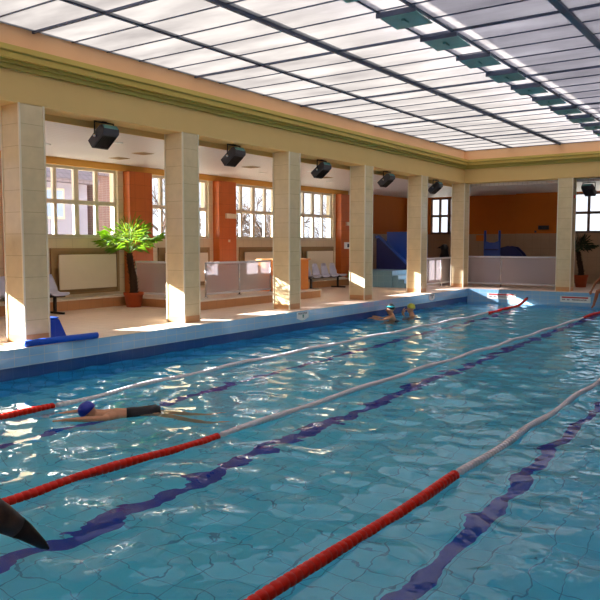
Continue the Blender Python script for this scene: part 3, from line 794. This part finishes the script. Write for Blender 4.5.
# ceiling lights and vents in the aisle
i = 0
for (x, y, on) in ((-12.3, 8.9, 1), (-11.0, 9.6, 1), (-12.3, 12.4, 1), (-11.0, 13.0, 1), (-12.3, 15.9, 1), (-11.0, 16.3, 1), (-12.3, 19.3, 1), (-11.0, 19.8, 1), (-12.3, 22.6, 1), (-11.0, 22.9, 1)):
    row = 'window' if x < -12 else 'pool'; ys = ['level with the first column gap', 'level with the second column gap', 'level with the third column gap', 'level with the fourth column gap', 'level with the last column gap'][i // 2]
    t = thing('downlight', (x, y, CZ), 'round white ceiling downlight on the ' + row + ' side, ' + ys, 'ceiling light', 'downlights in the aisle ceiling')
    m = MB(); m.lathe([(.075, 0), (.11, 0), (.11, -.012), (.075, -.012)], (x, y, CZ), 20); part(m, 'rim', 'signwhite', t)
    m = MB(); m.lathe([(0, -.004), (.075, -.004), (.075, -.001), (0, -.001)], (x, y, CZ), 20); part(m, 'lens', 'lamp', t); i += 1
for j, (x, y) in enumerate(((-12.9, 11.3), (-11.8, 11.0), (-11.6, 14.5), (-11.6, 18.0))):
    t = thing('ceiling_vent', (x, y, CZ), 'tan square ceiling vent ' + ['above the potted palm, by the window', 'above the potted palm, towards the pool', 'above the fence between the second and third columns', 'above the orange counter'][j], 'vent', 'ceiling vents in the aisle')
    m = MB(); m.box(x - .17, x + .17, y - .17, y + .17, CZ - .012, CZ - .001); part(m, 'frame', 'ventbrown', t)
    m = MB()
    for q in range(5): m.box(x - .14, x + .14, y - .13 + .06 * q, y - .10 + .06 * q, CZ - .02, CZ - .012)
    part(m, 'louvre', 'recess', t)

# ------------------------------------------------------------------ the pointed sculpture at the lower left, on the near deck
t = thing('sculpture', (-1.95, -.05, 0), 'dark bronze pointed sculpture reaching over the water at the lower left', 'sculpture')
def curve_pts(ctrl, n):
    out = []
    ctrl = [Vector(c) for c in ctrl]
    for i in range(n + 1):
        q = i / n; pts = ctrl[:]
        while len(pts) > 1: pts = [pts[k].lerp(pts[k + 1], q) for k in range(len(pts) - 1)]
        out.append(pts[0])
    return out
TIP = Vector((-1.193, .845, .90))
B1 = Vector((-1.213, .758, .986)); B2 = Vector((-1.235, .62, 1.12)); B3 = Vector((-1.6, .35, 1.30)); B4 = Vector((-2.0, -.1, .75)); B5 = Vector((-1.95, -.15, 0.0))
ps = [TIP, TIP.lerp(B1, .5) + Vector((0, 0, .004)), B1] + curve_pts([B1, B2, B3, B4, B5], 12)[1:]
rd = [.004, .017, .027] + [.027 + .06 * (k / 12) ** .8 for k in range(1, 13)]
m = MB(); m.tube(ps[1:], rd[1:], 16); part(m, 'body', 'bronze', t)
m = MB(); m.tube([ps[0], ps[0].lerp(ps[1], .25), ps[1], ps[1].lerp(ps[2], .35)], [.003, .009, .0174, .021], 16); part(m, 'tip', 'tipblack', t)
m = MB(); m.lathe([(.3, 0), (.3, .05), (.2, .1), (.0, .1)], (-1.95, -.15, 0), 24); part(m, 'plinth', 'tipblack', t)

# ------------------------------------------------------------------ people
def person(J, skin, voxel=.011):
    """one continuous body grown from tapered limbs; J gives joints in world space"""
    m = MB()
    def cap(a, b, ra, rb):
        a, b = Vector(a), Vector(b)
        n = 5; m.tube([a.lerp(b, i / n) for i in range(n + 1)], [ra + (rb - ra) * i / n for i in range(n + 1)], 12)
        m.ball(a, ra, 12, 8); m.ball(b, rb, 12, 8)
    k = J['scale']; hd = Vector(J['head']); nk = Vector(J['neck']); ch = Vector(J['chest']); pv = Vector(J['pelvis'])
    fwd = Vector(J['face']).normalized(); up = (Vector(J['headup'])).normalized(); rt = fwd.cross(up).normalized(); up = rt.cross(fwd).normalized()
    sl, sr = Vector(J['sh_l']), Vector(J['sh_r']); hl, hr = Vector(J['hip_l']), Vector(J['hip_r'])
    # head
    m.ball(hd, .098 * k, 16, 12); m.ball(hd + up * .03 * k - fwd * .02 * k, .098 * k, 16, 12)
    cap(hd - up * .055 * k + fwd * .03 * k, hd - up * .085 * k + fwd * .05 * k, .062 * k, .042 * k)
    cap(hd + fwd * .092 * k + up * .005 * k, hd + fwd * .118 * k - up * .03 * k, .012 * k, .017 * k)
    for s in (-1, 1): m.ball(hd + rt * .094 * k * s - up * .01 * k, .022 * k, 8, 6)
    cap(hd - up * .06 * k, nk, .056 * k, .062 * k)
    # trunk
    cap(nk, ch, .07 * k, .125 * k); cap(ch, pv, .122 * k, .118 * k)
    for a in (sl, sr): cap(ch.lerp(nk, .35), a, .085 * k, .062 * k); cap(ch, a.lerp(ch, .35), .11 * k, .085 * k)
    for a in (hl, hr): cap(pv, a, .118 * k, .098 * k); cap(ch.lerp(pv, .4), a, .10 * k, .09 * k)
    for s in ('l', 'r'):
        cap(J['sh_' + s], J['el_' + s], .052 * k, .040 * k); cap(J['el_' + s], J['wr_' + s], .040 * k, .027 * k)
        w = Vector(J['wr_' + s]); hdn = Vector(J['hand_' + s]).normalized(); pn = Vector(J['palm_' + s]).normalized()
        sd = hdn.cross(pn).normalized(); kn = w + hdn * .085 * k
        cap(w, kn + sd * .028 * k, .022 * k, .014 * k); cap(w, kn - sd * .028 * k, .022 * k, .014 * k); cap(w, kn, .022 * k, .015 * k)
        for i, (o, L) in enumerate(((-.033, .062), (-.011, .075), (.011, .070), (.033, .055))):
            a = kn + sd * o * k; b = a + (hdn * .9 + pn * .25 + sd * o * 2).normalized() * L * .55 * k; c = b + (hdn * .75 + pn * .6).normalized() * L * .5 * k
            cap(a, b, .0105 * k, .0095 * k); cap(b, c, .0095 * k, .008 * k)
        a = w + hdn * .03 * k - sd * .025 * k; b = a + (hdn * .6 - sd * .8 + pn * .2).normalized() * .042 * k; c = b + (hdn * .9 - sd * .2 + pn * .3).normalized() * .034 * k
        cap(a, b, .014 * k, .011 * k); cap(b, c, .011 * k, .009 * k)
        cap(J['hip_' + s], J['kn_' + s], .085 * k, .058 * k); cap(J['kn_' + s], Vector(J['kn_' + s]).lerp(Vector(J['an_' + s]), .35), .056 * k, .054 * k)
        cap(Vector(J['kn_' + s]).lerp(Vector(J['an_' + s]), .35), J['an_' + s], .054 * k, .036 * k)
        an = Vector(J['an_' + s]); ft = Vector(J['foot_' + s]).normalized()
        cap(an, an + ft * .17 * k, .038 * k, .024 * k); cap(an - ft * .04 * k, an + ft * .1 * k, .034 * k, .032 * k)
    o = m.build('tmp_body', skin)
    r = o.modifiers.new('r', 'REMESH'); r.mode = 'VOXEL'; r.voxel_size = voxel; r.use_smooth_shade = True
    sm = o.modifiers.new('s', 'SMOOTH'); sm.factor = .5; sm.iterations = 3
    dg = bpy.context.evaluated_depsgraph_get(); me = bpy.data.meshes.new_from_object(o.evaluated_get(dg))
    bpy.data.objects.remove(o)
    me.materials.clear(); me.materials.append(M[skin])
    b = bpy.data.objects.new('person', me); COL.objects.link(b)
    # eyes and mouth
    for s in (-1, 1):
        q = MB(); q.ball(hd + fwd * .088 * k + rt * .034 * k * s + up * .012 * k, .012 * k, 8, 6); q.build('eye', 'eye', b)
    q = MB(); q.tube([hd + fwd * .096 * k - up * .058 * k - rt * .022 * k, hd + fwd * .102 * k - up * .057 * k, hd + fwd * .096 * k - up * .058 * k + rt * .022 * k], [.004 * k, .007 * k, .004 * k], 6); q.build('mouth', 'lip', b)
    return b, dict(hd=hd, fwd=fwd, rt=rt, up=up, k=k)
def cap_on(b, H, name, mat, r=.118, low=-.02, back=.02, tilt=.25):
    """cap or hair: the part of a sphere above the hairline, following the head"""
    m = MB(); hd, fwd, rt, up, k = H['hd'], H['fwd'], H['rt'], H['up'], H['k']
    c = hd + up * .03 * k - fwd * back * k; seg, rg = 20, 9; vs = []
    for i in range(rg + 1):
        ph = (PI * .56) * i / rg
        for j in range(seg):
            th = 2 * PI * j / seg; cf = math.cos(th)
            phh = ph * (1 - .20 * max(0, cf)) * (1 + .12 * max(0, -cf))
            vs.append(c + (up * math.cos(phh) + (fwd * cf + rt * math.sin(th)) * math.sin(phh)) * r * k)
    fs = [(i * seg + j, i * seg + (j + 1) % seg, (i + 1) * seg + (j + 1) % seg, (i + 1) * seg + j) for i in range(rg) for j in range(seg)]
    m.add(vs, fs, True); o = m.build(name, mat, b)
    so = o.modifiers.new('t', 'SOLIDIFY'); so.thickness = .006; so.offset = -1
    return o
def suit_on(b, pts, rads, name, mat='suit'):
    m = MB(); m.tube(pts, rads, 18); return m.build(name, mat, b)

# swimmer: face down, arms stretched ahead, body along d
W0 = WZ
hd = Vector((-6.53, 5.20, W0 + .035)); d = Vector((-.66, -.75, 0)).normalized(); sd = Vector((d.y, -d.x, 0)); k = .86
bk = -d
J = dict(scale=k, head=hd, neck=hd + bk * .15 * k + Vector((0, 0, -.045)), chest=hd + bk * .36 * k + Vector((0, 0, -.07)), pelvis=hd + bk * .78 * k + Vector((0, 0, -.075)),
         face=d * .55 + Vector((0, 0, -.8)), headup=d + Vector((0, 0, .4)),
         sh_l=hd + bk * .22 * k + sd * .17 * k + Vector((0, 0, -.055)), sh_r=hd + bk * .22 * k - sd * .17 * k + Vector((0, 0, -.055)),
         hip_l=hd + bk * .86 * k + sd * .08 * k + Vector((0, 0, -.085)), hip_r=hd + bk * .86 * k - sd * .08 * k + Vector((0, 0, -.085)))
for s, q, out in (('l', 1, .21), ('r', -1, .16)):
    sh = J['sh_' + s]
    J['el_' + s] = sh + d * .26 * k + sd * q * .07 * k + Vector((0, 0, .03)); J['wr_' + s] = J['el_' + s] + d * .25 * k - sd * q * .02 + Vector((0, 0, -.005))
    J['hand_' + s] = d + Vector((0, 0, -.05)); J['palm_' + s] = Vector((0, 0, -1))
    J['kn_' + s] = J['hip_' + s] + bk * .40 * k + sd * q * .06 + Vector((0, 0, -.20)); J['an_' + s] = J['kn_' + s] + bk * .40 * k + sd * q * .05 + Vector((0, 0, -.16)); J['foot_' + s] = bk
b, H = person(J, 'skin'); cap_on(b, H, 'swim_cap', 'capblue', .122)
pv, ch = J['pelvis'], J['chest']
suit_on(b, [ch.lerp(pv, .30), ch.lerp(pv, .45), ch.lerp(pv, .75), pv, pv + bk * .09 * k, pv + bk * .15 * k], [.121 * k, .128 * k, .130 * k, .142 * k, .15 * k, .12 * k], 'swimsuit')
tag(b, 'swimmer in blue cap and dark swimsuit, arms stretched ahead in the water', 'person')

# two bathers standing in the water by the side wall
def bather(hd, face, label, hairmat, hand_up, k=.95, band=None):
    f = Vector(face).normalized(); r = f.cross(Vector((0, 0, 1))).normalized(); Z = Vector((0, 0, 1))
    J = dict(scale=k, head=hd, neck=hd - Z * .145 * k - f * .03, chest=hd - Z * .34 * k - f * .06, pelvis=hd - Z * .72 * k - f * .10, face=f - Z * .05, headup=Z,
             sh_l=hd - Z * .205 * k - r * .18 * k - f * .05, sh_r=hd - Z * .205 * k + r * .18 * k - f * .05, hip_l=hd - Z * .78 * k - r * .08 - f * .10, hip_r=hd - Z * .78 * k + r * .08 - f * .1)
    for s, q in (('l', -1), ('r', 1)):
        sh = J['sh_' + s]
        if hand_up: J['el_' + s] = sh + f * .20 - Z * .12 + r * q * .04; J['wr_' + s] = J['el_' + s] + f * .06 + Z * .20; J['hand_' + s] = Z * .8 - f * .4; J['palm_' + s] = -f
        else: J['el_' + s] = sh + f * .24 - Z * .08 + r * q * .05; J['wr_' + s] = J['el_' + s] + f * .24 + Z * .06; J['hand_' + s] = f; J['palm_' + s] = -Z
        kn = J['hip_' + s] + f * .26 - Z * .22 + r * q * .04; J['kn_' + s] = kn; J['an_' + s] = kn - f * .24 - Z * .24; J['foot_' + s] = f
    low = min(J['an_l'].z, J['an_r'].z)
    b, H = person(J, 'skin', .014); cap_on(b, H, 'swim_cap' if hairmat != 'hair' else 'hair', hairmat, .12)
    if band:
        m = MB(); hc = H['hd'] + Z * .075 * k
        m.tube([hc + (f * math.cos(t) + r * math.sin(t)) * .118 * k for t in [2 * PI * i / 24 for i in range(25)]], .018, 8); m.build('headband', band, b)
    pv = J['pelvis']; suit_on(b, [pv + Z * .12, pv, pv - Z * .12], [.125, .14, .15], 'swimsuit')
    tag(b, label, 'person')
bather(Vector((-8.66, 16.55, WZ + .25)), (-.9, -.4, 0), 'dark haired bather with a turquoise band, back to us by the pool wall', 'hair', False, band='captur')
bather(Vector((-8.62, 17.65, WZ + .19)), (-.85, -.5, 0), 'bather in a yellow green cap, hands raised, by the pool wall', 'capyellow', True)

# seated bather on the far pool edge
Z = Vector((0, 0, 1))
hd = Vector((-4.72, 23.12, .80)); f = Vector((-.25, -1, 0)).normalized(); r = f.cross(Z).normalized()
J = dict(scale=1.0, head=hd, neck=hd - Z * .17 + Vector((.02, .06, 0)), chest=Vector((-4.66, 23.22, .42)), pelvis=Vector((-4.62, 23.34, .13)), face=f - Z * .35, headup=Z + f * .2,
         sh_l=Vector((-4.47, 23.13, .53)), sh_r=Vector((-4.87, 23.16, .54)), hip_l=Vector((-4.53, 23.30, .10)), hip_r=Vector((-4.70, 23.30, .10)))
J.update(el_r=Vector((-5.10, 23.16, .31)), wr_r=Vector((-5.19, 23.12, .08)), hand_r=Vector((-.15, -.5, -.55)), palm_r=Vector((.2, .5, -1)),
         el_l=Vector((-4.26, 23.16, .3)), wr_l=Vector((-4.2, 23.12, .08)), hand_l=Vector((.15, -.5, -.55)), palm_l=Vector((-.2, .5, -1)),
         kn_r=Vector((-4.98, 22.93, .07)), kn_l=Vector((-4.50, 22.88, .07)), an_r=Vector((-5.08, 22.92, -.36)), an_l=Vector((-4.50, 22.92, -.38)), foot_r=Vector((-.1, -.9, -.35)), foot_l=Vector((0, -.9, -.35)))
b, H = person(J, 'skindark'); cap_on(b, H, 'hair', 'hair', .118)
suit_on(b, [J['pelvis'] + Z * .10, J['pelvis'] + Z * .03, J['pelvis'] - Z * .06], [.125, .155, .165], 'swim_trunks', 'navy')
for s in 'lr':
    a, q = J['hip_' + s], J['kn_' + s]; suit_on(b, [a, a.lerp(q, .25), a.lerp(q, .5)], [.102, .096, .086], 'trunk_leg', 'navy')
tag(b, 'bather in navy trunks sitting on the far pool edge, feet in the water', 'person')

# ------------------------------------------------------------------ outside the windows
m = MB(); m.box(-90, -14.35, -60, 120, -1.0, -.9); m.box(-14.35, 90, 29.2, 120, -1.0, -.9); struct(m.build('ground', 'ground'))
t = thing('house', (-28, 17, -.9), 'pale lilac house with a tiled roof outside the first window', 'house')
m = MB(); m.box(-34, -26, 13.5, 20.9, -.9, 4.15); part(m, 'wall', 'plaster', t)
m = MB(); m.prism([(-25.5, 4.1), (-25.5, 4.25), (-30, 7.2), (-34.5, 4.25), (-34.5, 4.1)], 1, 13.2, 21.2); part(m, 'roof', 'roof', t)
for y in (14.2, 16.3, 18.4):
    for z in (.2, 2.55):
        m = MB(); m.box(-26, -25.92, y, y + 1.25, z, z + 1.3); w = part(m, 'window', 'winframe', t)
        m = MB(); m.box(-25.925, -25.905, y + .1, y + .58, z + .1, z + 1.2); m.box(-25.925, -25.905, y + .67, y + 1.15, z + .1, z + 1.2); part(m, 'pane', 'winblue', w)
m = MB(); m.tube([(-25.9, 20.3, -.9), (-25.9, 20.3, 4.1)], .06, 8); part(m, 'drainpipe', 'chrome', t)
t = thing('brick_house', (-29, 22.4, -.9), 'red brick house end seen through the first window', 'house')
m = MB(); m.box(-33, -26.4, 21.6, 24.2, -.9, 4.6); part(m, 'wall', 'brick', t)
m = MB(); m.prism([(21.5, 4.6), (24.4, 4.6), (22.95, 6.4)], 0, -33.2, -26.2); part(m, 'roof', 'roof', t)
def tree(x, y, h, seed, label):
    r = random.Random(seed); t = thing('bare_tree', (x, y, -.9), label, 'tree', 'bare trees outside the windows')
    tr = MB(); br = MB()
    def grow(p, d, L, rad, lv):
        pts = [p]; q = p
        for i in range(3):
            d = (d + Vector((r.uniform(-.18, .18), r.uniform(-.18, .18), r.uniform(-.05, .12)))).normalized(); q = q + d * L / 3; pts.append(q)
        (tr if lv == 0 else br).tube(pts, [rad, rad * .86, rad * .72, rad * .6], 6 if lv < 2 else 4, caps=False)
        if lv >= 4: return
        for i in range(4 if lv < 3 else 3):
            a = r.uniform(0, 2 * PI); s = .75 + .5 * r.random(); o = d.orthogonal().normalized(); o.rotate(Matrix.Rotation(a, 3, d))
            k = r.choice((1, 2, 3)); grow(pts[k], (d + o * s).normalized(), L * r.uniform(.55, .78), rad * .5, lv + 1)
    grow(Vector((x, y, -.9)), Vector((0, 0, 1)), h * .38, .17, 0)
    part(tr, 'trunk', 'bare', t); part(br, 'branches', 'bare', t)
TP = [(-21.0, 24.6, 6), (-31, 30.5, 8), (-32, 36, 8), (-31, 43, 8), (-25.5, 26.6, 6.5), (-22, 29.0, 6), (-27, 32.5, 7), (-22, 33.6, 6), (-27.5, 38.5, 7.5), (-22.5, 38.2, 6.5)]
TL = ['outside the second window, nearest its left edge', 'far behind the second and third windows', 'far behind the third window', 'farthest away behind the fourth window', 'at the edge of the brick house', 'outside the second window, near the glass', 'outside the second window, farther off', 'in the middle of the third window',
      'behind the fourth window, halfway out', 'outside the fourth window, close to the glass']
for i, (x, y, h) in enumerate(TP): tree(x, y, h, 20 + i, 'bare leafless tree ' + TL[i])
